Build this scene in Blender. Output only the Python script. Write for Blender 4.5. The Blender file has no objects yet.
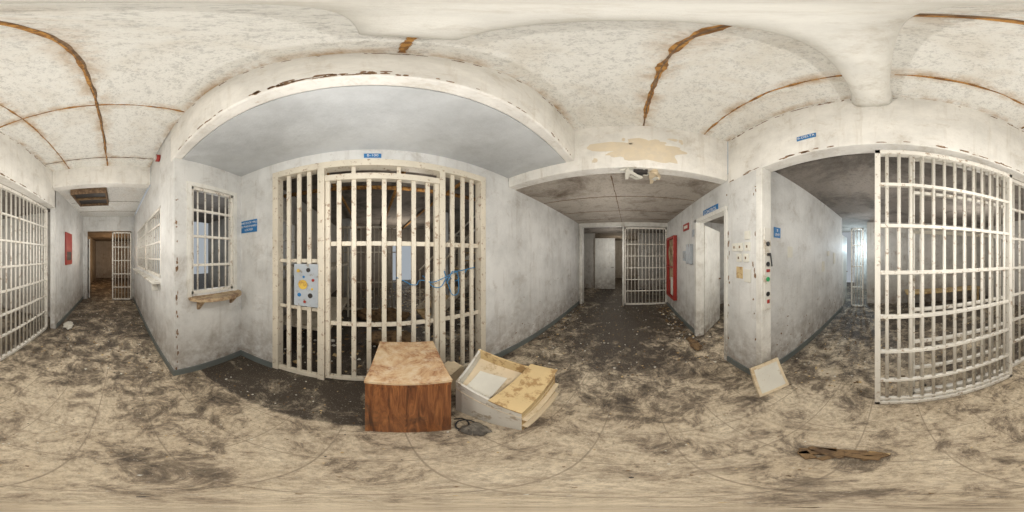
import bpy, bmesh, math, random
from mathutils import Vector, Matrix, noise
R=random.Random(7)
sc=bpy.context.scene
try:
    sc.view_settings.view_transform='Standard'
except Exception as e: print(e)

# ---------------------------------------------------------------- materials
def newmat(name):
    m=bpy.data.materials.new(name); m.use_nodes=True
    nt=m.node_tree; b=nt.nodes['Principled BSDF']
    return m,nt,b
def N(nt,t,**k):
    n=nt.nodes.new(t)
    for a,v in k.items():
        if hasattr(n,a): setattr(n,a,v)
    return n
def L(nt,a,b): nt.links.new(a,b)
def coords(nt):
    g=N(nt,'ShaderNodeNewGeometry'); return g.outputs['Position']
def objc(nt):
    return N(nt,'ShaderNodeTexCoord').outputs['Object']
def noi(nt,co,scale,detail=4,rough=.6,dist=0.0):
    n=N(nt,'ShaderNodeTexNoise'); n.inputs['Scale'].default_value=scale
    n.inputs['Detail'].default_value=detail; n.inputs['Roughness'].default_value=rough
    n.inputs['Distortion'].default_value=dist
    L(nt,co,n.inputs['Vector']); return n.outputs['Fac']
def ramp(nt,fac,stops):
    r=N(nt,'ShaderNodeValToRGB'); e=r.color_ramp.elements
    while len(e)<len(stops): e.new(.5)
    for i,(p,c) in enumerate(stops):
        e[i].position=p
        e[i].color=(c,c,c,1) if isinstance(c,(int,float)) else (*c,1)
    L(nt,fac,r.inputs['Fac']); return r.outputs['Color']
def mix(nt,fac,a,b,mode='MIX'):
    m=N(nt,'ShaderNodeMix'); m.data_type='RGBA'; m.blend_type=mode
    if isinstance(fac,(int,float)): m.inputs[0].default_value=fac
    else: L(nt,fac,m.inputs[0])
    for i,v in ((6,a),(7,b)):
        if isinstance(v,tuple): m.inputs[i].default_value=(*v,1)
        else: L(nt,v,m.inputs[i])
    return m.outputs[2]
def math_(nt,op,a,b=None,clamp=False):
    m=N(nt,'ShaderNodeMath'); m.operation=op; m.use_clamp=clamp
    for i,v in ((0,a),(1,b)):
        if v is None: continue
        if isinstance(v,(int,float)): m.inputs[i].default_value=v
        else: L(nt,v,m.inputs[i])
    return m.outputs[0]
def bump(nt,b,h,s=.3,d=.01):
    n=N(nt,'ShaderNodeBump'); n.inputs['Strength'].default_value=s; n.inputs['Distance'].default_value=d
    L(nt,h,n.inputs['Height']); L(nt,n.outputs['Normal'],b.inputs['Normal'])
def mapr(nt,v,a,b_,c=0,d=1):
    m=N(nt,'ShaderNodeMapRange'); L(nt,v,m.inputs[0])
    for i,x in enumerate((a,b_,c,d)): m.inputs[i+1].default_value=x
    return m.outputs[0]

def wall_material(name,base,grime,dirt=.5,chip=(.25,.2,.15)):
    m,nt,b=newmat(name); co=coords(nt)
    c=mix(nt,ramp(nt,noi(nt,co,1.8,8,.7),[(.40,0),(.66,1)]),base,tuple(x*.76 for x in base))
    mp=N(nt,'ShaderNodeMapping'); mp.inputs['Scale'].default_value=(9,9,.9); L(nt,co,mp.inputs[0])
    c=mix(nt,math_(nt,'MULTIPLY',ramp(nt,noi(nt,mp.outputs[0],1.2,8,.7,.3),[(.53,0),(.73,1)]),dirt*.7),c,grime)
    c=mix(nt,math_(nt,'MULTIPLY',ramp(nt,noi(nt,co,3.5,10,.8,.4),[(.53,0),(.68,1)]),dirt),c,grime)
    c=mix(nt,math_(nt,'MULTIPLY',ramp(nt,noi(nt,co,12,8,.85),[(.63,0),(.67,1)]),.6),c,chip)
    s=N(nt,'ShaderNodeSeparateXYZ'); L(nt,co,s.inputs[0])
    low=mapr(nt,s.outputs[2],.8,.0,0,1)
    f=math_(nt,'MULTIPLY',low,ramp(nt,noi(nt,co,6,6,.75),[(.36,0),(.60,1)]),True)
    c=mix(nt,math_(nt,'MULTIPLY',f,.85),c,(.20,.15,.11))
    L(nt,c,b.inputs['Base Color']); b.inputs['Roughness'].default_value=.6
    bump(nt,b,noi(nt,co,28,7,.75),.4,.014)
    return m
M={}
M['wall']=wall_material('wall_paint',(.69,.69,.67),(.34,.30,.25),.6)
M['fascia']=wall_material('fascia_paint',(.82,.80,.75),(.44,.38,.29),.6,(.34,.2,.1))
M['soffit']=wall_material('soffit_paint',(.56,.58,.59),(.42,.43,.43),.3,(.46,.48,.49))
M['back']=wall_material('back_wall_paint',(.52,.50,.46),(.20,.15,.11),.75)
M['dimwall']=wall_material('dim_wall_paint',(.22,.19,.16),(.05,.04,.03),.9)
M['white']=wall_material('white_paint',(.78,.77,.72),(.40,.35,.27),.55,(.3,.15,.07))

def ceil_material(name,base,dark,amt,halo=False):
    m,nt,b=newmat(name); co=coords(nt)
    n=noi(nt,co,70,6,.85,.4); n2=noi(nt,co,22,6,.8)
    h=math_(nt,'ADD',n,n2)
    c=mix(nt,ramp(nt,h,[(.86,0),(1.0,1)]),tuple(x*.72 for x in base),base)
    c=mix(nt,math_(nt,'MULTIPLY',ramp(nt,noi(nt,co,1.6,8,.7,.5),[(.48,0),(.7,1)]),amt),c,dark)
    if halo:
        s=N(nt,'ShaderNodeSeparateXYZ'); L(nt,co,s.inputs[0]); hs=None
        for ax,v,w_ in ((1,-.15,.13),(1,-.82,.09),(0,-1.27,.08),(0,-2.45,.08),(1,.57,.08),(1,-1.15,.08)):
            f=mapr(nt,math_(nt,'ABSOLUTE',math_(nt,'ADD',s.outputs[ax],-v)),w_,0)
            hs=f if hs is None else math_(nt,'MAXIMUM',hs,f)
        f=math_(nt,'MULTIPLY',hs,ramp(nt,noi(nt,co,3.5,8,.75,.4),[(.42,0),(.62,1)]))
        c=mix(nt,math_(nt,'MULTIPLY',f,.9),c,(.45,.28,.12))
    L(nt,c,b.inputs['Base Color']); b.inputs['Roughness'].default_value=.85
    bump(nt,b,h,.7,.02); return m
M['ceil']=ceil_material('stucco_ceiling',(.89,.88,.83),(.60,.52,.40),.4,True)
M['ceilw']=ceil_material('stucco_ceiling_west',(.80,.79,.75),(.5,.43,.33),.5)
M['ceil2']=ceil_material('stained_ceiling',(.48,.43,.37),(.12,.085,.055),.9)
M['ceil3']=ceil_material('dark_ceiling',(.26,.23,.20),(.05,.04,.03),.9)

# floor
m,nt,b=newmat('dirty_vinyl_floor'); co=coords(nt)
s=N(nt,'ShaderNodeSeparateXYZ'); L(nt,co,s.inputs[0])
n1=noi(nt,co,1.5,10,.76,.7); n2=noi(nt,co,4.5,11,.82,.6); n3=noi(nt,co,30,8,.88)
c=mix(nt,ramp(nt,n1,[(.40,0),(.60,1)]),(.74,.64,.48),(.54,.44,.31))
c=mix(nt,math_(nt,'MULTIPLY',ramp(nt,n2,[(.45,0),(.58,1)]),.65),c,(.29,.215,.145))
c=mix(nt,math_(nt,'MULTIPLY',ramp(nt,n3,[(.46,0),(.58,1)]),.55),c,(.16,.115,.078))
mp=N(nt,'ShaderNodeMapping'); mp.inputs['Location'].default_value=(.19,.16,0); mp.inputs['Rotation'].default_value=(0,0,math.radians(2)); L(nt,co,mp.inputs[0])
br=N(nt,'ShaderNodeTexBrick'); br.offset=0; br.inputs['Scale'].default_value=1
br.inputs['Brick Width'].default_value=.32; br.inputs['Row Height'].default_value=.32
br.inputs['Mortar Size'].default_value=.005; br.inputs['Mortar Smooth'].default_value=.5
L(nt,mp.outputs[0],br.inputs['Vector'])
jf=math_(nt,'MULTIPLY',br.outputs['Fac'],ramp(nt,n2,[(.40,.75),(.58,.3)]))
c=mix(nt,jf,c,(.20,.155,.11))
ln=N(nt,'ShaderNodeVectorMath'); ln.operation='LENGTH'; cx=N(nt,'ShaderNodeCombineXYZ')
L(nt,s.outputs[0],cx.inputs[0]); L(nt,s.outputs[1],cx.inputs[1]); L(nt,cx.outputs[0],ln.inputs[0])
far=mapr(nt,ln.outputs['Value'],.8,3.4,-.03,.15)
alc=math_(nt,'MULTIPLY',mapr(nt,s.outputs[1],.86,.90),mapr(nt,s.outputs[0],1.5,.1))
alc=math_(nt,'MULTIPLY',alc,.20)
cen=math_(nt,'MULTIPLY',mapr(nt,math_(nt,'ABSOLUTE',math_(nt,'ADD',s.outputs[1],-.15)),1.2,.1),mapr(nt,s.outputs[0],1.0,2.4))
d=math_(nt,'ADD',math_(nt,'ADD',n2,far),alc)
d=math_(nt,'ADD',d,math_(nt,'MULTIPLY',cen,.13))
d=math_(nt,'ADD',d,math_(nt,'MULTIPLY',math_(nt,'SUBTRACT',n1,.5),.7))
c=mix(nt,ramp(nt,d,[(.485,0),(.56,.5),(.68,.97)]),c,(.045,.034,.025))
c=mix(nt,math_(nt,'MULTIPLY',ramp(nt,noi(nt,co,60,5,.8),[(.59,0),(.64,1)]),.6),c,(.66,.60,.50))
L(nt,c,b.inputs['Base Color']); b.inputs['Roughness'].default_value=.62
bump(nt,b,math_(nt,'ADD',n3,n2),.6,.015); M['floor']=m

def rusty(name,base,rust=(.30,.14,.06),t=.60,sc_=14,rough=.5):
    m,nt,b=newmat(name); co=coords(nt)
    c=mix(nt,ramp(nt,noi(nt,co,3,5),[(.3,0),(.7,1)]),base,tuple(x*.82 for x in base))
    c=mix(nt,math_(nt,'MULTIPLY',ramp(nt,noi(nt,co,sc_,8,.75),[(t,0),(t+.06,1)]),.8),c,rust)
    L(nt,c,b.inputs['Base Color']); b.inputs['Roughness'].default_value=rough
    bump(nt,b,noi(nt,co,50,4),.2,.005); return m
M['bar']=rusty('cream_bar_paint',(.72,.66,.54),(.26,.15,.08),.56,16)
M['bar2']=rusty('white_bar_paint',(.76,.73,.66),(.26,.17,.10),.56,18)
M['bard']=rusty('dim_bar_paint',(.60,.54,.43),(.2,.1,.05),.55)
M['seam']=rusty('rusted_seam',(.26,.17,.10),(.10,.06,.035),.45,20,.9)
M['seam2']=rusty('orange_rust_seam',(.48,.25,.07),(.14,.065,.025),.47,22,.9)
M['base']=rusty('grey_baseboard',(.15,.17,.165),(.25,.22,.17),.58)
M['black']=rusty('black_plastic',(.02,.02,.02),(.06,.05,.04))
M['dark']=rusty('dark_void',(.035,.03,.028),(.08,.06,.05))
M['red']=rusty('red_enamel',(.36,.03,.02),(.2,.03,.02),.6)
M['blue']=rusty('blue_sign',(.02,.17,.42),(.05,.12,.25),.68)
M['blue2']=rusty('blue_cable',(.04,.22,.45),(.03,.15,.3),.68)
M['green']=rusty('green_button',(.03,.35,.12),(.05,.2,.1),.7)
M['paper']=rusty('old_paper',(.72,.70,.62),(.45,.36,.24),.58,8,.9)
M['ochre']=rusty('water_stained_board',(.64,.48,.25),(.31,.18,.07),.50,7,.8)
M['shelf']=rusty('worn_shelf_wood',(.48,.36,.22),(.20,.12,.07),.50,10,.8)
M['peel']=rusty('peeled_plaster',(.74,.64,.48),(.64,.56,.44),.5,9,.9)
M['boxwhite']=rusty('dirty_white_laminate',(.70,.68,.62),(.36,.29,.2),.55,7,.7)
M['innerboard']=rusty('beige_hardboard',(.72,.60,.42),(.46,.34,.2),.56,5,.8)
M['cloth']=rusty('dirty_cloth',(.20,.18,.15),(.08,.07,.06),.5,12,.95)
M['debris']=rusty('debris_brown',(.22,.14,.07),(.08,.05,.03),.5,10,.95)
M['plate']=rusty('blue_grey_plate',(.42,.46,.50),(.22,.18,.12),.55,12)
M['yellow']=rusty('yellow_paint',(.70,.48,.08),(.4,.2,.05),.55,12)
M['text']=rusty('sign_text',(.8,.8,.8),(.6,.6,.6),.8)
M['chip']=rusty('chipped_brown',(.22,.13,.07),(.40,.30,.20),.55,30,.95)
m,nt,b=newmat('plywood_side'); co=objc(nt)
mp=N(nt,'ShaderNodeMapping'); mp.inputs['Scale'].default_value=(13,13,1.0); L(nt,co,mp.inputs[0])
g=noi(nt,mp.outputs[0],1.7,9,.7,1.8)
c=ramp(nt,g,[(.32,(.045,.014,.005)),(.46,(.16,.052,.017)),(.56,(.27,.10,.032)),(.70,(.40,.17,.06))])
c=mix(nt,ramp(nt,noi(nt,co,6,8,.75),[(.54,0),(.64,.65)]),c,(.06,.03,.018))
L(nt,c,b.inputs['Base Color']); b.inputs['Roughness'].default_value=.35; M['wood']=m
m,nt,b=newmat('worn_wood_top'); co=objc(nt)
c=ramp(nt,noi(nt,co,4,9,.78,.6),[(.36,(.60,.48,.32)),(.50,(.47,.31,.17)),(.60,(.24,.10,.04))])
c=mix(nt,ramp(nt,noi(nt,co,14,8,.8),[(.5,0),(.6,.7)]),c,(.56,.45,.32))
L(nt,c,b.inputs['Base Color']); b.inputs['Roughness'].default_value=.7; M['woodtop']=m

# ---------------------------------------------------------------- mesh builder
class MB:
    def __init__(s): s.bm=bmesh.new()
    def _f(s,vs,m):
        try:
            f=s.bm.faces.new(vs); f.material_index=m; return f
        except ValueError: return None
    def hexa(s,P,m=0):
        v=[s.bm.verts.new(p) for p in P]
        for q in ((0,3,2,1),(4,5,6,7),(0,1,5,4),(1,2,6,5),(2,3,7,6),(3,0,4,7)): s._f([v[i] for i in q],m)
    def box(s,x0,x1,y0,y1,z0,z1,m=0,X=None):
        P=[(x0,y0,z0),(x1,y0,z0),(x1,y1,z0),(x0,y1,z0),(x0,y0,z1),(x1,y0,z1),(x1,y1,z1),(x0,y1,z1)]
        if X: P=[X@Vector(p) for p in P]
        s.hexa(P,m)
    def cyl(s,p0,p1,r,n=8,m=0,r1=None):
        p0=Vector(p0);p1=Vector(p1); d=(p1-p0).normalized()
        a=d.orthogonal().normalized(); c=d.cross(a); r1=r if r1 is None else r1
        A=[];B=[]
        for i in range(n):
            t=2*math.pi*i/n; o=a*math.cos(t)+c*math.sin(t)
            A.append(s.bm.verts.new(p0+o*r)); B.append(s.bm.verts.new(p1+o*r1))
        for i in range(n):
            j=(i+1)%n; f=s._f([A[i],A[j],B[j],B[i]],m)
            if f: f.smooth=n>6
        s._f(A[::-1],m); s._f(B,m)
    def done(s,name,mats,parent=None,bevel=0):
        me=bpy.data.meshes.new(name); bmesh.ops.recalc_face_normals(s.bm,faces=s.bm.faces)
        s.bm.to_mesh(me); s.bm.free()
        for k in mats: me.materials.append(M[k])
        o=bpy.data.objects.new(name,me); sc.collection.objects.link(o)
        if parent: o.parent=parent
        if bevel:
            b=o.modifiers.new('bevel','BEVEL'); b.width=bevel; b.segments=2; b.limit_method='ANGLE'
        return o
def box(name,x0,x1,y0,y1,z0,z1,mat,parent=None,bevel=0):
    b=MB(); b.box(x0,x1,y0,y1,z0,z1); return b.done(name,[mat],parent,bevel)
def boxes(name,lst,mats,parent=None,bevel=0):
    b=MB()
    for l in lst: b.box(*l[:6],m=(l[6] if len(l)>6 else 0))
    return b.done(name,mats,parent,bevel)
def empty(name,loc=(0,0,0)):
    e=bpy.data.objects.new(name,None); e.location=loc; sc.collection.objects.link(e); return e
def text(body,loc,rz,size,parent,mat='text'):
    c=bpy.data.curves.new('lettering','FONT'); c.body=body; c.size=size; c.align_x='CENTER'; c.align_y='CENTER'
    c.extrude=.0005; c.materials.append(M[mat])
    o=bpy.data.objects.new('lettering',c); o.location=loc; o.rotation_euler=(math.pi/2,0,math.radians(rz))
    sc.collection.objects.link(o); o.parent=parent; return o

CZ=3.2
# ---------------------------------------------------------------- shell
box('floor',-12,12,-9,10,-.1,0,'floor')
box('ceiling',-2.75,1.65,-1.15,.57,CZ,CZ+.1,'ceil')
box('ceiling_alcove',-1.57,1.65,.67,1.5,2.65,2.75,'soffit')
box('beam_alcove',-1.67,1.65,.57,.67,2.65,CZ+.1,'fascia',bevel=.015)
box('beam_corridor_east',1.65,1.8,-1.15,1.5,2.5,CZ+.1,'fascia',bevel=.01)
box('ceiling_corridor_east',1.8,4.75,-1.15,1.5,2.5,2.6,'ceil2')
box('ceiling_east_hall',4.9,11,-1.9,2.6,2.55,2.65,'ceil3')
boxes('wall_north',[(-1.57,-1.06,1.5,1.65,0,2.75),(1.25,1.65,1.5,1.65,0,2.75),(-1.06,1.25,1.5,1.65,2.52,2.75)],['wall'])
box('wall_corridor_east_north',1.65,4.75,1.5,1.65,0,2.6,'wall')
boxes('wall_booth_east',[(-1.67,-1.57,.58,.77,0,2.75),(-1.67,-1.57,1.36,1.65,0,2.75),(-1.67,-1.57,.77,1.36,0,1.08),(-1.67,-1.57,.77,1.36,2.3,2.75)],['wall'])
boxes('wall_booth_south',[(-5.4,-4.6,.58,.68,0,2.8),(-4.6,-4.3,.58,.68,0,1.2),(-4.3,-2.1,.58,.68,0,1.2),(-4.6,-2.1,.58,.68,2.2,2.8),(-2.1,-1.67,.58,.68,0,2.8),(-2.75,-1.57,.58,.68,2.8,CZ+.1)],['wall'])
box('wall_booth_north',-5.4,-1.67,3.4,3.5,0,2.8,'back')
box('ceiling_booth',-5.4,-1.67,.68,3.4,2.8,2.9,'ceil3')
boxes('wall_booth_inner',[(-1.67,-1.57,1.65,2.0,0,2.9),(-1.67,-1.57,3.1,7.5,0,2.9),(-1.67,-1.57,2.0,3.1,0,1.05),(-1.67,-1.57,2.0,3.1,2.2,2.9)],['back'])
box('beam_corridor_west',-2.95,-2.75,-1.15,.58,2.82,CZ+.1,'fascia',bevel=.01)
box('ceiling_corridor_west',-5.5,-2.95,-1.15,.58,2.86,2.96,'ceilw')
box('wall_corridor_west_south',-5.5,-2.9,-1.25,-1.15,0,3.0,'wall')
boxes('wall_west',[(-5.6,-5.5,-1.15,-1.0,0,2.96),(-5.6,-5.5,.5,.68,0,2.96),(-5.6,-5.5,-1.0,.5,2.35,2.96)],['wall'])
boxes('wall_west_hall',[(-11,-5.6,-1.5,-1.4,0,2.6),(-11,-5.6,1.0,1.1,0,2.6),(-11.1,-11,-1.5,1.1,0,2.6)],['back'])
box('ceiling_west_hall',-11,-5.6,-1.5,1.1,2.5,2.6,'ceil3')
box('wall_south_fascia',-2.95,1.65,-1.3,-1.15,2.45,CZ+.1,'fascia',bevel=.01)
boxes('wall_pier',[(1.15,1.65,-1.35,-1.15,0,2.46)],['wall'],bevel=.008)
boxes('wall_corridor_east_south',[(1.65,2.6,-1.25,-1.15,2.1,2.6),(2.6,4.75,-1.25,-1.15,0,2.6)],['wall'])
box('wall_corridor_south_east',1.15,1.27,-4.3,-1.35,0,2.6,'wall')
boxes('wall_south',[(-3.6,.55,-5.1,-5.0,0,2.6),(.55,1.27,-7.0,-6.9,0,2.6)],['back'])
box('ceiling_south_room',-3.6,2.3,-7.0,-1.3,2.55,2.65,'ceil3')
box('wall_south_room_west',-3.6,-3.5,-5.0,-1.25,0,2.6,'back')
box('wall_south_hall_west',.45,.55,-6.9,-5.1,0,2.6,'back')
box('wall_south_hall_east',2.2,2.3,-6.9,-4.3,0,2.6,'back')
boxes('wall_side_room',[(1.27,4.3,-3.6,-3.5,0,2.6),(4.2,4.3,-3.5,-1.25,0,2.6)],['wall'])
box('ceiling_side_room',1.27,4.3,-3.5,-1.25,2.5,2.6,'ceil2')
boxes('wall_east',[(4.75,4.9,-1.25,-1.15,0,2.6),(4.75,4.9,1.45,1.65,0,2.6),(4.75,4.9,-1.15,1.45,2.38,2.65)],['white'])
boxes('wall_east_hall',[(4.9,11,-1.9,-1.8,0,2.6),(4.9,11,2.5,2.6,0,2.6),(11,11.1,-1.9,2.6,0,2.6),(7.3,7.4,1.55,2.5,0,2.6),(7.3,7.4,-1.8,-.4,0,2.6)],['back'])
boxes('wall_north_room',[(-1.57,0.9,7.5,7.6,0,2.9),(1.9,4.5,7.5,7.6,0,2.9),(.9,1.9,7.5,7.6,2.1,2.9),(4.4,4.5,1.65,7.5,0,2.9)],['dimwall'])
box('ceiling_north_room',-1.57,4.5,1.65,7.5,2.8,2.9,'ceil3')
boxes('baseboard_north',[(-1.57,-1.06,1.485,1.5,0,.09),(1.25,4.75,1.485,1.5,0,.09)],['base'])
boxes('baseboard_booth',[(-1.57,-1.555,.58,1.485,0,.09),(-5.4,-1.555,.565,.58,0,.09)],['base'])
boxes('baseboard_south',[(1.135,1.65,-1.15,-1.135,0,.09),(1.135,1.15,-4.3,-1.135,0,.09),(2.65,4.75,-1.15,-1.135,0,.09),(-5.5,-2.95,-1.15,-1.135,0,.09)],['base'])

# overhead rounded duct
b=MB(); prof=[(-.03,CZ),(-.025,3.09),(.0,3.03),(.05,3.0),(.14,3.0),(.18,3.03),(.205,3.09),(.21,CZ)]
ys=[-1.15,-1.08,-.98,-.85,-.6,-.2,.2,.30,.36]; rows=[]
for i,y in enumerate(ys):
    w=1+.25*max(0,(-.9-y)/.25)**2; k=1 if y<.3 else (.9 if y<.35 else .55)
    rows.append([b.bm.verts.new((.09+(x-.09)*w, y, CZ-(CZ-z)*k)) for x,z in prof])
for a,c_ in zip(rows,rows[1:]):
    for i in range(len(prof)-1):
        f=b._f([a[i],a[i+1],c_[i+1],c_[i]],0); f.smooth=True
b._f(rows[0],0); b._f(rows[-1],0)
b.done('ceiling_duct_cover',['white'])

def strip(b,p,q,w,m,z=CZ):
    n=60; p=Vector(p);q=Vector(q); d=(q-p).normalized(); nn=Vector((-d.y,d.x))
    A=[]
    for i in range(n+1):
        c=p.lerp(q,i/n); a=w*(.5+noise.noise((c.x*9,c.y*9,m))*.9+.3*R.random()); a=max(a,.003)
        o=nn*noise.noise((c.x*5,c.y*5,3))*.008
        A.append([(c+o+nn*a),(c+o-nn*a)])
    for i in range(n):
        P=[]
        for zz in (z-.006,z):
            for v in (A[i][0],A[i+1][0],A[i+1][1],A[i][1]): P.append((v.x,v.y,zz))
        b.hexa(P,m)
b=MB()
strip(b,(.22,-.15),(1.64,-.15),.021,1); strip(b,(.22,-.15),(1.64,-.152),.008,0,CZ-.004)
strip(b,(.22,-.82),(1.64,-.82),.012,1)
strip(b,(-2.74,-.15),(-.03,-.15),.018,0); strip(b,(-2.74,-.15),(-.03,-.16),.012,1,CZ-.004); strip(b,(-2.74,-.82),(-.05,-.84),.011,1)
strip(b,(-1.27,-1.14),(-1.27,.56),.011,1); strip(b,(-2.45,-1.14),(-2.45,.56),.008,0)
strip(b,(.1,.36),(.1,.56),.025,1)
b.done('trim_1',['seam','seam2'])
b=MB()
for x in (2.6,3.5,4.3): strip(b,(x,-1.1),(x,1.48),.006,0,2.5)
strip(b,(1.85,.2),(4.7,.2),.007,0,2.5); b.done('trim_3',['seam'])
b=MB()
for x in (-3.9,-4.8): strip(b,(x,-1.1),(x,.55),.01,0,2.86)
b.done('trim_4',['seam'])

def blobm(b,center,u,v,ru,rv,nrm,seed,th=.004,m=0,n_=28):
    c=Vector(center);u=Vector(u);v=Vector(v);n=Vector(nrm); ring=[];ring2=[]
    for i in range(n_):
        t=2*math.pi*i/n_; k=1+.6*noise.noise((math.cos(t)*1.8,math.sin(t)*1.8,seed))+.35*noise.noise((math.cos(t)*5,math.sin(t)*5,seed))
        p=c+u*math.cos(t)*ru*k+v*math.sin(t)*rv*k
        ring.append(b.bm.verts.new(p+n*th)); ring2.append(b.bm.verts.new(p))
    b._f(ring,m)
    for i in range(n_): b._f([ring[i],ring[(i+1)%n_],ring2[(i+1)%n_],ring2[i]],m)
b=MB(); blobm(b,(1.65,-.1,2.79),(0,1,0),(0,0,1),.38,.16,(-1,0,0),2.3,.003,0,60)
for i in range(14): blobm(b,(1.65,R.uniform(-.6,.45),R.uniform(2.6,3.0)),(0,1,0),(0,0,1),R.uniform(.01,.05),R.uniform(.008,.03),(-1,0,0),i*1.7,.004)
b.done('peeling_paint_patch',['peel'])
b=MB()
for i in range(46):
    blobm(b,(R.uniform(-.5,.12),.57,2.66+abs(R.gauss(0,.022))),(1,0,0),(0,0,1),R.uniform(.006,.03),R.uniform(.004,.014),(0,-1,0),i*1.3,.003,0,12)
for i in range(60):
    blobm(b,(R.uniform(-1.5,1.6),.57,R.choice((2.66,3.16))+R.uniform(0,.02)),(1,0,0),(0,0,1),R.uniform(.005,.03),R.uniform(.002,.009),(0,-1,0),i*1.9,.003,0,12)
for i in range(90):
    blobm(b,(R.uniform(-2.5,1.6),-1.15,R.choice((2.46,3.16))+R.uniform(0,.02)),(1,0,0),(0,0,1),R.uniform(.005,.05),R.uniform(.002,.009),(0,1,0),i*2.3,.003,0,12)
for i in range(50):
    blobm(b,(R.uniform(1.66,4.6),1.5,abs(R.gauss(0,.3))+.1),(1,0,0),(0,0,1),R.uniform(.003,.02),R.uniform(.003,.012),(0,-1,0),i*3.1,.003,0,12)
for i in range(50):
    blobm(b,(1.15,R.uniform(-4.2,-1.4),abs(R.gauss(0,.3))+.1),(0,1,0),(0,0,1),R.uniform(.003,.02),R.uniform(.003,.012),(-1,0,0),i*3.7,.003,0,12)
for i in range(30):
    blobm(b,(R.choice((1.17,1.63))+R.gauss(0,.02),-1.15,R.uniform(.1,2.3)),(1,0,0),(0,0,1),R.uniform(.003,.012),R.uniform(.006,.035),(0,1,0),i*4.1,.003,0,12)
for i in range(25):
    blobm(b,(-1.57,.60+abs(R.gauss(0,.012)),R.uniform(.1,2.5)),(0,1,0),(0,0,1),R.uniform(.003,.01),R.uniform(.006,.035),(1,0,0),i*4.7,.003,0,12)
b.done('chipped_paint',['chip'])

# ---------------------------------------------------------------- main gate
g=empty('barred_gate',(0,1.57,0))
def gchild(b,name,mats,par,bev=.003):
    o=b.done(name,mats,None,bev); o.parent=par; o.matrix_parent_inverse=Matrix.Translation(-Vector(par.location)); return o
b=MB()
for x0,x1 in ((-1.06,-.99),(1.18,1.25)): b.box(x0,x1,1.50,1.62,0,2.52)
b.box(-.99,1.18,1.50,1.62,2.44,2.52)
for x0,x1 in ((-.53,-.46),(.66,.72)): b.box(x0,x1,1.50,1.60,0,2.44)
b.box(-.46,.66,1.51,1.59,2.28,2.35)
gchild(b,'frame',['bar'],g)
b=MB()
for x in (-.87,-.745,-.63): b.box(x-.022,x+.022,1.53,1.56,.06,2.44)
for x in (.82,.95,1.07): b.box(x-.022,x+.022,1.53,1.56,.06,2.44)
for z in (.8,1.62): b.box(.72,1.18,1.56,1.575,z-.025,z+.025)
for z in (.03,): b.box(-.99,-.53,1.52,1.57,0,.06); b.box(.72,1.18,1.52,1.57,0,.06)
for z in (1.45,.93): b.box(-.99,-.53,1.56,1.575,z-.02,z+.02)
gchild(b,'side_bars',['bar'],g)
b=MB()
for i in range(7):
    x=-.32+i*.143; b.box(x-.022,x+.022,1.525,1.555,.07,2.28)
b.box(-.455,-.41,1.52,1.57,.03,2.28); b.box(.61,.655,1.52,1.57,.03,2.28)
for z in (.8,1.62): b.box(-.41,.62,1.555,1.58,z-.022,z+.022)
b.box(-.41,.62,1.52,1.57,.03,.08)
for x in (-.18,.25): b.box(x-.02,x+.02,1.53,1.56,2.35,2.44)
gchild(b,'gate_leaf',['bar'],g)
b=MB(); b.box(-.78,-.52,1.49,1.53,.98,1.42)
gchild(b,'lock_plate',['plate'],g)
b=MB()
for x,z,r,mm in ((-.73,1.35,.018,0),(-.62,1.36,.022,3),(-.68,1.21,.05,0),(-.57,1.26,.015,2),(-.72,1.10,.02,1),(-.6,1.10,.025,3),(-.66,1.03,.014,2),(-.58,1.17,.012,0),(-.67,1.29,.012,1)):
    b.cyl((x,1.485,z),(x,1.491,z),r,14,mm)
gchild(b,'painted_spots',['yellow','blue','red','dark'],g,0)

def cable(name,splines,rad,mat):
    cu=bpy.data.curves.new(name,'CURVE'); cu.dimensions='3D'; cu.bevel_depth=rad; cu.bevel_resolution=2
    for P in splines:
        sp=cu.splines.new('BEZIER'); sp.bezier_points.add(len(P)-1)
        for p,q in zip(sp.bezier_points,P): p.co=q; p.handle_left_type=p.handle_right_type='AUTO'
    cu.materials.append(M[mat]); o=bpy.data.objects.new(name,cu); sc.collection.objects.link(o)
cable('blue_cable',[[(.22,1.50,1.30),(.31,1.585,1.25),(.40,1.505,1.22),(.48,1.585,1.25),(.58,1.50,1.24),(.70,1.49,1.28),(.84,1.51,1.33),(.96,1.51,1.35),(1.10,1.52,1.37)],
 [(.50,1.58,1.30),(.64,1.50,1.18),(.74,1.49,1.28),(.88,1.58,1.22),(1.0,1.51,1.36)],
 [(.70,1.49,1.35),(.76,1.51,1.19),(.83,1.50,1.08),(.88,1.51,1.22),(.83,1.51,1.34),(.74,1.49,1.24)]],.0045,'blue2')
cable('dark_cord',[[(.46,.84,.008),(.50,.80,.03),(.49,.73,.008),(.43,.70,.008),(.44,.78,.03),(.50,.77,.05),(.53,.68,.008),(.50,.60,.008),(.44,.62,.008)]],.006,'black')

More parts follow.
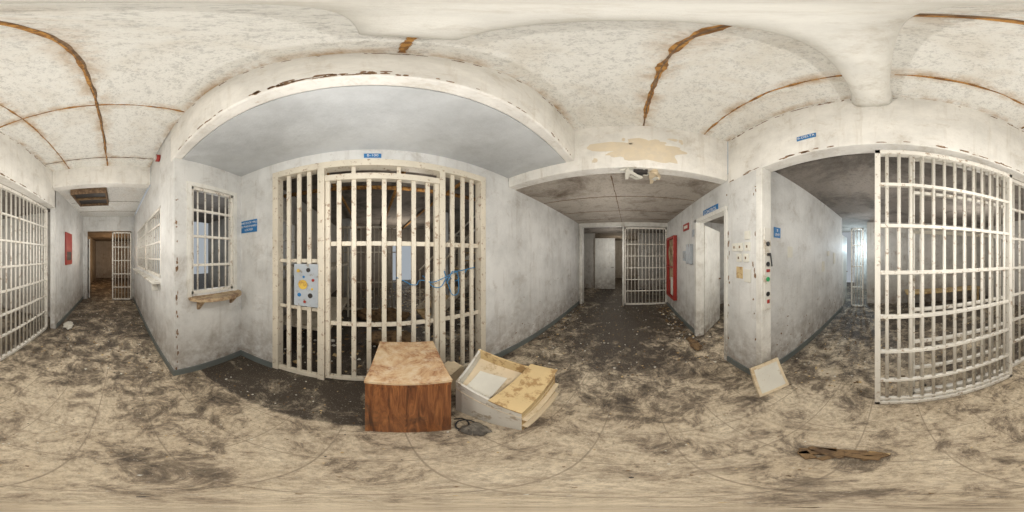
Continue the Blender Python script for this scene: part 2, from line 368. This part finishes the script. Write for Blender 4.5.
# ---------------------------------------------------------------- round-bar grilles
def grille_x(name,x0,x1,y,z0,z1,step,rails,r=.014,mat='bar2',fr=.03):
    e=empty(name,((x0+x1)/2,y,z0))
    b=MB(); n=max(1,round((x1-x0)/step))
    for i in range(1,n):
        x=x0+(x1-x0)*i/n; b.cyl((x,y,z0+.02),(x,y,z1-.02),r,8)
    gchild(b,'bars',[mat],e,0)
    b=MB()
    for z in rails: b.box(x0,x1,y-.018,y+.018,z-.014,z+.014)
    b.box(x0,x0+fr,y-.028,y+.028,z0,z1); b.box(x1-fr,x1,y-.028,y+.028,z0,z1)
    b.box(x0,x1,y-.028,y+.028,z0,z0+fr); b.box(x0,x1,y-.028,y+.028,z1-fr,z1)
    gchild(b,'rails',[mat],e,.003); return e
def grille_y(name,y0,y1,x,z0,z1,step,rails,r=.014,mat='bar2',fr=.03):
    e=empty(name,(x,(y0+y1)/2,z0))
    b=MB(); n=max(1,round((y1-y0)/step))
    for i in range(1,n):
        y=y0+(y1-y0)*i/n; b.cyl((x,y,z0+.02),(x,y,z1-.02),r,8)
    gchild(b,'bars',[mat],e,0)
    b=MB()
    for z in rails: b.box(x-.018,x+.018,y0,y1,z-.014,z+.014)
    b.box(x-.028,x+.028,y0,y0+fr,z0,z1); b.box(x-.028,x+.028,y1-fr,y1,z0,z1)
    b.box(x-.028,x+.028,y0,y1,z0,z0+fr); b.box(x-.028,x+.028,y0,y1,z1-fr,z1)
    gchild(b,'rails',[mat],e,.003); return e
RZ=[.10,.38,.72,1.04,1.38,1.72,2.05]
grille_x('sliding_cell_gate',-1.15,.07,-1.18,.02,2.38,.085,RZ,.014,fr=.04)
grille_x('cell_grille',-2.9,-.2,-1.33,0,2.45,.105,[.4,.72,1.04,1.36,1.7,2.05],.014,fr=.045)
grille_y('window_1',.77,1.36,-1.60,1.08,2.3,.10,[1.4,1.72,2.02],.011,fr=.035)
grille_x('window_2',-3.25,-2.1,.61,1.2,2.2,.12,[1.45,1.7,1.95],.012,fr=.04)
grille_x('window_2',-4.6,-3.25,.61,1.2,2.2,.12,[1.45,1.7,1.95],.012,fr=.04)
grille_y('window_3',2.0,3.1,-1.62,1.05,2.2,.12,[1.4,1.8],.012,fr=.04)
grille_y('corridor_gate',-1.15,.13,4.83,.01,2.36,.105,[.45,.8,1.15,1.5,1.85],.014,fr=.05)
grille_y('hallway_gate',-.15,.49,-5.45,.01,2.3,.10,[.45,.9,1.35,1.8],.014,fr=.04)
grille_x('inner_gate',-.9,.75,4.3,.01,2.3,.12,[.8,1.6],.016,'bard',.06)
grille_x('inner_gate',2.2,3.6,5.4,.01,2.3,.12,[.8,1.6],.016,'bard',.06)
grille_x('passage_gate',.60,.96,-4.6,.01,2.3,.10,[.6,1.2,1.8],.013,'bar2',.04)

def ledge(name,P,mats):
    return boxes(name,P,mats,None,.004)
b=MB(); out=[]
for i in range(13):
    t=i/12; y=.74+.70*t; dx=.22*min(1,(math.sin(math.pi*min(max(t,0.0),1.0))**.35 if 0<t<1 else .25))
    out.append((-1.57+dx,y))
lo=[b.bm.verts.new((-1.57,.74,1.02))]+[b.bm.verts.new((x,y,1.02)) for x,y in out]+[b.bm.verts.new((-1.57,1.44,1.02))]
hi=[b.bm.verts.new((v.co.x,v.co.y,1.055)) for v in lo]
b._f(lo[::-1],0); b._f(hi,0)
for i in range(len(lo)): j=(i+1)%len(lo); b._f([lo[i],lo[j],hi[j],hi[i]],0)
for y in (.84,1.30): b.hexa([(-1.57,y,.9),(-1.55,y,.9),(-1.55,y+.03,.9),(-1.57,y+.03,.9),(-1.57,y,1.02),(-1.43,y,1.02),(-1.43,y+.03,1.02),(-1.57,y+.03,1.02)],0)
b.done('window_shelf',['shelf'])
ledge('window_shelf',[(-4.6,-2.1,.46,.58,1.12,1.15),(-4.4,-4.36,.5,.58,1.0,1.12),(-2.3,-2.26,.5,.58,1.0,1.12)],['boxwhite'])
boxes('trim_5',[(-1.57,-1.55,.72,.77,1.05,2.35),(-1.57,-1.55,1.36,1.41,1.05,2.35),(-1.57,-1.55,.77,1.36,2.3,2.35)],['white'])
boxes('trim_6',[(1.07,1.15,-1.28,-1.14,0,2.45)],['white'],bevel=.006)

# ---------------------------------------------------------------- signs
def sign(name,c,w,h,rz,lines,size):
    X=Matrix.Translation(c)@Matrix.Rotation(math.radians(rz),4,'Z')
    b=MB(); b.box(-w/2,w/2,-.006,.0,-h/2,h/2,0,X); o=b.done(name,['blue'],None,0)
    n=len(lines)
    for i,t in enumerate(lines):
        z=((n-1)/2-i)*size*1.25
        p=X@Vector((0,-.008,z)); text(t,p,rz,size,o)
    return o
sign('blue_sign',(-1.42,1.5,1.88),.27,.16,0,['THIS DOOR WILL','BE MAINTAINED','LOCKED'],.036)
sign('blue_sign',(0.0,1.5,2.56),.16,.055,0,['B-100'],.045)
sign('blue_sign',(.60,-1.15,2.66),.17,.055,180,['B-DELTA'],.04)
sign('blue_sign',(2.1,-1.15,2.18),.45,.11,180,['CONTROL'],.08)
sign('blue_sign',(1.15,-1.48,1.77),.12,.12,-90,['B','UNIT'],.04)
b=MB()
for x,z in ((1.28,1.60),(1.40,1.60),(1.50,1.60),(1.30,1.48),(1.42,1.48),(1.28,1.72)): b.box(x-.04,x+.04,-1.15,-1.135,z-.045,z+.045)
for x,z in ((1.28,1.60),(1.40,1.60),(1.50,1.60),(1.30,1.48),(1.42,1.48)): b.box(x-.008,x+.008,-1.135,-1.128,z-.014,z+.014,1)
b.box(1.23,1.33,-1.148,-1.142,1.22,1.36,0); b.box(1.36,1.47,-1.148,-1.143,1.25,1.38,2)
b.done('switch_plate',['paper','seam','ochre'],None,.002)
b=MB(); b.box(1.055,1.07,-1.255,-1.165,.95,1.78,0)
for z,mm in ((1.62,1),(1.42,1),(1.27,2),(1.12,1)): b.cyl((1.045,-1.21,z),(1.056,-1.21,z),.024,12,mm)
b.box(1.02,1.055,-1.22,-1.20,1.50,1.53,1); b.cyl((1.02,-1.21,1.515),(1.0,-1.21,1.40),.008,8,1)
b.box(1.05,1.056,-1.235,-1.20,1.02,1.06,3); b.box(1.05,1.056,-1.24,-1.19,1.34,1.37,3)
b.done('door_control_panel',['boxwhite','black','green','red'],None,.002)
b=MB()
for y,z,w,h in ((-1.75,1.55,.1,.14),(-2.9,1.3,.12,.2),(-3.2,1.55,.1,.1),(-3.6,1.45,.14,.25)): b.box(1.14,1.15,y-w/2,y+w/2,z-h/2,z+h/2)
b.done('wall_notice',['paper'])
b=MB(); b.cyl((-2.15,.58,3.02),(-2.15,.53,3.02),.06,16,0); b.cyl((-2.15,.53,3.02),(-2.15,.50,3.02),.045,16,1,.02)
b.done('alarm_bell',['red','white'])
e=empty('fire_hose_cabinet',(4.05,-1.12,.5))
b=MB()
for q in ((3.75,3.81,.4,2.0),(4.44,4.5,.4,2.0),(3.81,4.44,.4,.46),(3.81,4.44,1.94,2.0)): b.box(q[0],q[1],-1.145,-1.06,q[2],q[3],0)
b.box(3.81,4.44,-1.145,-1.135,.46,1.94,1); b.box(3.81,4.44,-1.135,-1.07,1.2,1.23,0)
gchild(b,'frame',['red','shelf'],e,.004)
b=MB(); 
for r_ in (.10,.14,.18,.22): 
    for k in range(24):
        a0=2*math.pi*k/24;a1=2*math.pi*(k+1)/24
        b.cyl((4.12+r_*math.cos(a0),-1.10,1.58+r_*math.sin(a0)),(4.12+r_*math.cos(a1),-1.10,1.58+r_*math.sin(a1)),.016,6,0)
b.box(3.88,4.1,-1.13,-1.08,.5,.95,1); b.box(4.2,4.35,-1.13,-1.08,.48,.85,2)
gchild(b,'hose_and_clutter',['shelf','paper','red'],e,0)
b=MB(); b.box(2.95,3.25,-1.145,-1.13,2.02,2.16,0); b.box(3.0,3.2,-1.13,-1.127,2.06,2.12,1); b.done('red_notice',['red','paper'])
b=MB(); b.box(-4.0,-3.5,-1.145,-1.12,1.3,2.05,0); b.box(-3.93,-3.57,-1.12,-1.117,1.4,1.6,1); b.done('red_poster',['red','dark'])
b=MB(); b.box(2.67,2.77,-1.145,-1.13,1.85,1.98); b.box(2.75,2.95,-1.145,-1.08,1.35,1.72); b.box(3.05,3.2,-1.145,-1.10,1.4,1.6); b.done('electrical_box',['plate'],None,.004)

# broken ceiling light with its dark tray exposed
b=MB(); 
for q in ((-3.85,-3.05,-.88,-.85),(-3.85,-3.05,-.22,-.19),(-3.88,-3.85,-.88,-.19),(-3.05,-3.02,-.88,-.19)): b.box(*q,2.74,2.86)
b.box(-3.85,-3.05,-.85,-.22,2.80,2.859,1); b.box(-3.5,-3.42,-.85,-.22,2.77,2.80,2)
b.hexa([(-3.05,-.85,2.74),(-3.04,-.85,2.74),(-3.04,-.25,2.74),(-3.05,-.25,2.74),(-3.12,-.85,2.86),(-3.11,-.85,2.86),(-3.11,-.25,2.86),(-3.12,-.25,2.86)],1)
b.done('ceiling_light_housing',['seam','dark','debris'])

# ---------------------------------------------------------------- doors
def door(name,hinge,ang,w,h,mat='white'):
    e=empty(name,(hinge[0],hinge[1],0)); e.rotation_euler=(0,0,math.radians(ang))
    b=MB(); b.box(0,w,-.02,.02,.01,h); o=b.done('leaf',[mat],e,.004)
    b=MB(); b.cyl((w-.07,-.06,1.0),(w-.07,.06,1.0),.012,10); b.cyl((w-.07,.06,1.0),(w-.17,.06,1.0),.01,8); b.cyl((w-.07,-.06,1.0),(w-.17,-.06,1.0),.01,8)
    for z in (.25,1.05,1.85): b.cyl((0,.025,z-.05),(0,.025,z+.05),.012,8)
    b.done('handle',['seam'],e); return e
door('door_1',(2.6,-1.30),-50,.85,2.05)
door('door_2',(7.2,1.5),-86,.9,2.3)
door('door_3',(1.2,-4.42),-86,.8,2.1)
door('door_4',(-5.65,-.95),-160,.8,2.1)
boxes('trim_7',[(1.65,1.71,-1.27,-1.13,0,2.1),(2.55,2.62,-1.27,-1.12,0,2.14),(1.65,2.62,-1.27,-1.12,2.08,2.14)],['white'],bevel=.004)
boxes('trim_8',[(4.70,4.92,1.38,1.45,0,2.38),(4.70,4.92,.13,.18,0,2.38)],['white'],bevel=.004)

# ---------------------------------------------------------------- wooden cabinet
e=empty('wooden_cabinet',(.225,1.04,0)); e.rotation_euler=(0,0,math.radians(-11))
w,dp,h=.215,.27,.72
b=MB()
b.box(-w,w,-dp,-dp+.02,.0,h-.025); b.box(-w,w,dp-.02,dp,.0,h-.025)
b.box(-w,-w+.02,-dp+.02,dp-.02,0,h-.025); b.box(w-.02,w,-dp+.02,dp-.02,0,h-.025); b.box(-w+.02,w-.02,-dp+.02,dp-.02,.03,.05)
b.done('carcass',['wood'],e,.003)
b=MB(); b.box(-w-.006,w+.006,-dp-.006,dp+.006,h-.025,h); b.done('top_board',['woodtop'],e,.004)
b=MB(); b.box(-w,-w+.025,-dp-.004,-dp+.001,.0,h-.03);b.box(-w,w,-dp-.004,-dp,h-.05,h-.028); b.done('edge_strip',['wood'],e,.001)

# ---------------------------------------------------------------- tipped white drawer / cabinet shell
e=empty('broken_drawer',(.80,.78,0))
def quadslab(b,P,t,m):
    P=[Vector(p) for p in P]; n=(P[1]-P[0]).cross(P[3]-P[0]).normalized()*t
    b.hexa(P+[p+n for p in P],m)
def dch(b,name,mats,bev=.003):
    o=b.done(name,mats,None,bev); o.parent=e; o.matrix_parent_inverse=Matrix.Translation(-Vector(e.location)); return o
V=Vector
At,Bt,Ct,Dt=V((.53,.95,.45)),V((.65,.50,.33)),V((1.11,.54,.44)),V((.86,1.12,.60))
A0,B0,C0,D0=V((.53,.95,0)),V((.65,.50,0)),V((1.11,.54,0)),V((.86,1.12,0))
b=MB()
quadslab(b,[A0,B0,Bt,At],-.02,0)
quadslab(b,[D0,C0,Ct,Dt],.02,1)
quadslab(b,[A0,D0,Dt,At],.02,0)
quadslab(b,[B0,C0,Ct,Bt],-.02,1)
dch(b,'sides',['boxwhite','ochre'])
dz=V((0,0,-.10)); P1=At+dz; P2=Bt+dz; P3=Ct+dz; P4=Dt+dz
b=MB(); quadslab(b,[P1,P2,P3,P4],.01,0); dch(b,'recessed_bottom',['innerboard'])
k=.42
b=MB(); quadslab(b,[Bt+V((-.02,-.012,.004)),Ct+V((.02,-.012,.004)),Ct.lerp(Dt,k*.75)+V((.02,0,.004)),Bt.lerp(At,k)+V((-.012,0,.004))],.022,0)
dch(b,'stained_board',['ochre'])
b=MB()
for f in (.28,.62):
    p=B0.lerp(Bt,f); q=C0.lerp(Ct,f)
    quadslab(b,[p+V((0,-.035,0)),q+V((0,-.035,0)),q,p],.018,0)
dch(b,'ledger_strips',['innerboard'])
m1=lambda s_,t_:(P1.lerp(P2,s_)).lerp(P4.lerp(P3,s_),t_)+V((0,0,.02))
b=MB(); quadslab(b,[m1(.12,.14),m1(.5,.12),m1(.5,.7),m1(.14,.62)],.004,0); dch(b,'loose_paper',['paper'],0)

e=empty('framed_panel',(.92,-1.08,0))
p0,p1,p2,p3=V((.89,-.92,0)),V((.83,-1.24,0)),V((1.00,-1.29,.33)),V((1.045,-.96,.33))
b=MB(); quadslab(b,[p0,p1,p2,p3],.012,0); gchild(b,'panel',['paper'],e)
def lp(s_,t_): return (p0.lerp(p1,s_)).lerp(p3.lerp(p2,s_),t_)
b=MB()
for a_,c_ in (((0,0),(.09,1)),((.91,0),(1,1)),((.09,0),(.91,.09)),((.09,.91),(.91,1))):
    for t_ in (-.014,.016): quadslab(b,[lp(a_[0],a_[1]),lp(c_[0],a_[1]),lp(c_[0],c_[1]),lp(a_[0],c_[1])],t_,0)
gchild(b,'frame',['innerboard'],e)

def lump(name,c,r,mat,seed,parts=3):
    b=MB()
    for k in range(parts):
        o=Vector((R.uniform(-r[0],r[0])*.5,R.uniform(-r[1],r[1])*.5,0))
        bm=bmesh.new(); bmesh.ops.create_icosphere(bm,subdivisions=4,radius=1)
        for v in bm.verts:
            p=v.co.copy(); q=1+.45*noise.noise(p*1.6+Vector((seed,k,0)))+.35*(1-abs(noise.noise(p*4+Vector((k,seed,0)))))-.2
            p*=q; p=Vector((p.x*r[0]*.6,p.y*r[1]*.6,max(0.001,(p.z*.5+.45)*r[2])))
            v.co=p+o+Vector(c)
        me=bpy.data.meshes.new('t'); bm.to_mesh(me); bm.free(); b.bm.from_mesh(me)
    ob=b.done(name,[mat]); 
    for p in ob.data.polygons: p.use_smooth=True
    return ob
lump('crumpled_cloth',(.475,.655,0),(.07,.08,.07),'cloth',1.2,4)
b=MB()
for k in range(12):
    x,y=1.70+R.uniform(-.04,.1),-.13+R.uniform(-.18,.16); a=R.uniform(0,6.28); w_=R.uniform(.02,.05); prev=None
    n_=9; l_=R.uniform(.12,.26); cur=R.uniform(2,5)
    for i in range(n_+1):
        t=i/n_; px=x+math.cos(a)*l_*math.sin(t*cur)*.45; py=y+math.sin(a)*l_*math.sin(t*cur)*.45; pz=2.5-l_*.6*t*(1.2-.5*t)
        ww=w_*(1-.5*t)*(1+.4*noise.noise((t*6,k,0))); sx,sy=-math.sin(a)*ww,math.cos(a)*ww
        row=(b.bm.verts.new((px-sx,py-sy,pz)),b.bm.verts.new((px+sx,py+sy,pz+.006)))
        if prev: b._f([prev[0],prev[1],row[1],row[0]],k%2)
        prev=row
b.box(1.69,1.76,-.2,-.05,2.45,2.5,2)
o=b.done('hanging_plaster_scrap',['paper','innerboard','dark']); sm=o.modifiers.new('thick','SOLIDIFY'); sm.thickness=.004
def plank(c,l,w,t,a,m,tilt=0):
    X=Matrix.Translation(c)@Matrix.Rotation(math.radians(a),4,'Z')@Matrix.Rotation(math.radians(tilt),4,'Y')
    b.box(-l/2,l/2,-w/2,w/2,0,t,m,X)
b=MB()
plank((.16,-.55,.0),.20,.05,.03,4,0); plank((.12,-.52,.02),.22,.03,.02,-14,0,3); plank((.23,-.53,.0),.14,.06,.03,25,0); plank((.07,-.54,.02),.13,.025,.02,12,0,-4); plank((.17,-.49,.02),.09,.03,.018,60,0)
plank((.25,-.48,.0),.08,.04,.03,-40,0); plank((.03,-.52,.0),.10,.03,.025,35,0); plank((.20,-.52,.03),.16,.025,.015,-25,0,2); plank((.02,-.56,.0),.08,.02,.02,-20,1)
b.done('splintered_wood_pieces',['debris','ochre'],None,.003)
b=MB(); plank((.70,1.32,0),.16,.14,.3,12,0); plank((.66,1.30,.30),.2,.16,.01,30,0); b.done('cardboard_scrap',['innerboard'])

# scattered debris
b=MB()
def flake(x,y,s,m,zr=.5):
    n=R.choice((3,4,5)); t0=R.random()*6.28; z=.001; hgt=s*R.uniform(.08,zr)
    lo=[];hi=[]
    for i in range(n):
        t=t0+6.28*i/n; rr=s*R.uniform(.5,1)
        lo.append(b.bm.verts.new((x+rr*math.cos(t),y+rr*math.sin(t),z))); hi.append(b.bm.verts.new((x+rr*.8*math.cos(t),y+rr*.8*math.sin(t),z+hgt*R.uniform(.5,1))))
    b._f(hi,m)
    for i in range(n): b._f([lo[i],lo[(i+1)%n],hi[(i+1)%n],hi[i]],m)
zones=[(-1.5,1.6,-1.1,.85,420,.007),(-1.5,1.2,.9,1.48,160,.012),(1.6,4.7,-1.1,1.45,700,.018),(-5.4,-1.6,-1.1,.55,500,.018),(.2,1.1,-4.2,-1.2,240,.016),
       (-3.4,1.0,-4.9,-1.3,500,.022),(-1.4,4.2,1.7,7.3,1800,.045),(4.9,8,-1.7,2.4,260,.03),(1.35,4,-3.4,-1.3,120,.03),(2.2,4.6,-1.12,-.8,140,.035),(2.3,4.7,1.2,1.46,110,.025)]
for x0,x1,y0,y1,n,s in zones:
    for i in range(n): flake(R.uniform(x0,x1),R.uniform(y0,y1),s*R.uniform(.3,1.3),R.choice((0,0,1,2,3)))
b.done('floor_debris',['debris','paper','ochre','dark'])
lump('rubble_pile',(2.3,-.98,0),(.22,.08,.05),'debris',3.1)
lump('rubble_pile',(2.0,-2.0,0),(.4,.3,.2),'ochre',6.1)
lump('rubble_pile',(-3.1,-.95,0),(.25,.1,.05),'paper',8.1)
lump('rubble_pile',(.3,2.5,0),(.35,.3,.18),'debris',9.1,5)
lump('rubble_pile',(.2,3.6,0),(.5,.3,.25),'debris',5.1,5)

# staircase and furniture in the gate room
e=empty('metal_staircase',(1.9,3.3,0))
b=MB(); n_=9
for i in range(n_):
    x=1.0+i*.2; z=.2*(i+1); b.box(x,x+.24,2.95,3.75,z-.03,z,0)
for y in (2.93,3.73):
    quadslab(b,[(1.0,y,.02),(2.9,y,1.75),(2.9,y,1.93),(1.0,y,.22)],.03,1)
for y in (2.93,3.75):
    b.cyl((1.1,y,1.15),(2.8,y,2.72),.022,8,1)
    for i in (0,3,6): b.cyl((1.12+i*.2,y,.2*(i+1)),(1.12+i*.2,y,1.17+i*.185),.015,8,1)
b.box(2.8,4.3,2.9,3.8,1.75,1.83,0)
gchild(b,'treads_and_rails',['ochre','bard'],e)
b=MB()
for x,y in ((-.9,5.6),(2.0,4.4)): b.box(x-.14,x+.14,y-.14,y+.14,0,2.8)
b.done('support_column',['wall'],None,.01)
b=MB()
for x in (-.6,0.4,1.3): b.cyl((x,1.7,2.7),(x,7.4,2.7),.03,10)
b.cyl((-1.5,2.5,2.62),(4.3,2.5,2.62),.035,10)
b.done('ceiling_pipe',['seam2'])
e=empty('steel_bunk',(-.95,2.9,0))
b=MB()
for z in (.45,1.3): b.box(-.4,.4,-.9,.9,z,z+.05)
for x in (-.4,.36):
    for y in (-.9,.86): b.box(x,x+.04,y,y+.04,0,1.7)
b.done('bunk_frame',['bard'],e,.004)
boxes('steel_bench',[(-3.0,-.6,-4.9,-4.4,.42,.47),(-2.9,-2.85,-4.85,-4.45,0,.42),(-.75,-.7,-4.85,-4.45,0,.42)],['ochre'])

# ---------------------------------------------------------------- lights
K=1.18
def pt(x,y,z,e,col=(1,.96,.90),r=0.0):  # unseen point fill added to brighten the rooms, no fixture behind it
    l=bpy.data.lights.new('fill_light','POINT'); l.energy=e*K; l.color=col; l.shadow_soft_size=r
    o=bpy.data.objects.new('fill_light',l); o.location=(x,y,z); sc.collection.objects.link(o)
pt(-.7,-.35,1.85,24); pt(.75,-.25,1.85,21); pt(.0,.75,1.9,13,(1,.98,.95)); pt(0,0,1.2,7)
pt(2.6,.3,1.6,12); pt(4.0,.3,1.6,8); pt(6.3,.6,1.8,14); pt(9,.5,1.8,20,(1,.85,.65))
pt(-2.2,-.3,1.8,20); pt(-4.3,-.3,1.8,14); pt(-8,-.2,1.6,26,(1,.6,.3))
pt(-3.0,2.0,1.9,14,(.9,.95,1)); pt(.6,2.3,2.2,6,(1,.92,.82)); pt(1.0,5.9,1.9,40,(1,.92,.8)); pt(3.6,2.4,1.9,16,(.85,.93,1))
pt(.2,-2.3,1.9,9); pt(.3,-4.2,1.8,13,(.95,.98,1)); pt(-1.8,-2.9,1.9,32); pt(.95,-6.2,1.8,45,(.65,.85,1)); pt(1.8,-5.4,1.8,20,(.75,.9,1))
pt(2.0,-2.3,1.7,26)
w=bpy.data.worlds.new('world'); sc.world=w; w.use_nodes=True
w.node_tree.nodes['Background'].inputs[0].default_value=(.6,.65,.7,1); w.node_tree.nodes['Background'].inputs[1].default_value=.6

# ---------------------------------------------------------------- camera
cd=bpy.data.cameras.new('panorama_camera'); cd.type='PANO'
for t in (cd,getattr(cd,'cycles',None)):
    try: t.panorama_type='EQUIRECTANGULAR'
    except Exception as ex: print('pano',ex)
cd.clip_start=.01
co_=bpy.data.objects.new('panorama_camera',cd); co_.location=(0,0,1.5); co_.rotation_euler=(math.pi/2,0,math.radians(-49))
sc.collection.objects.link(co_); sc.camera=co_
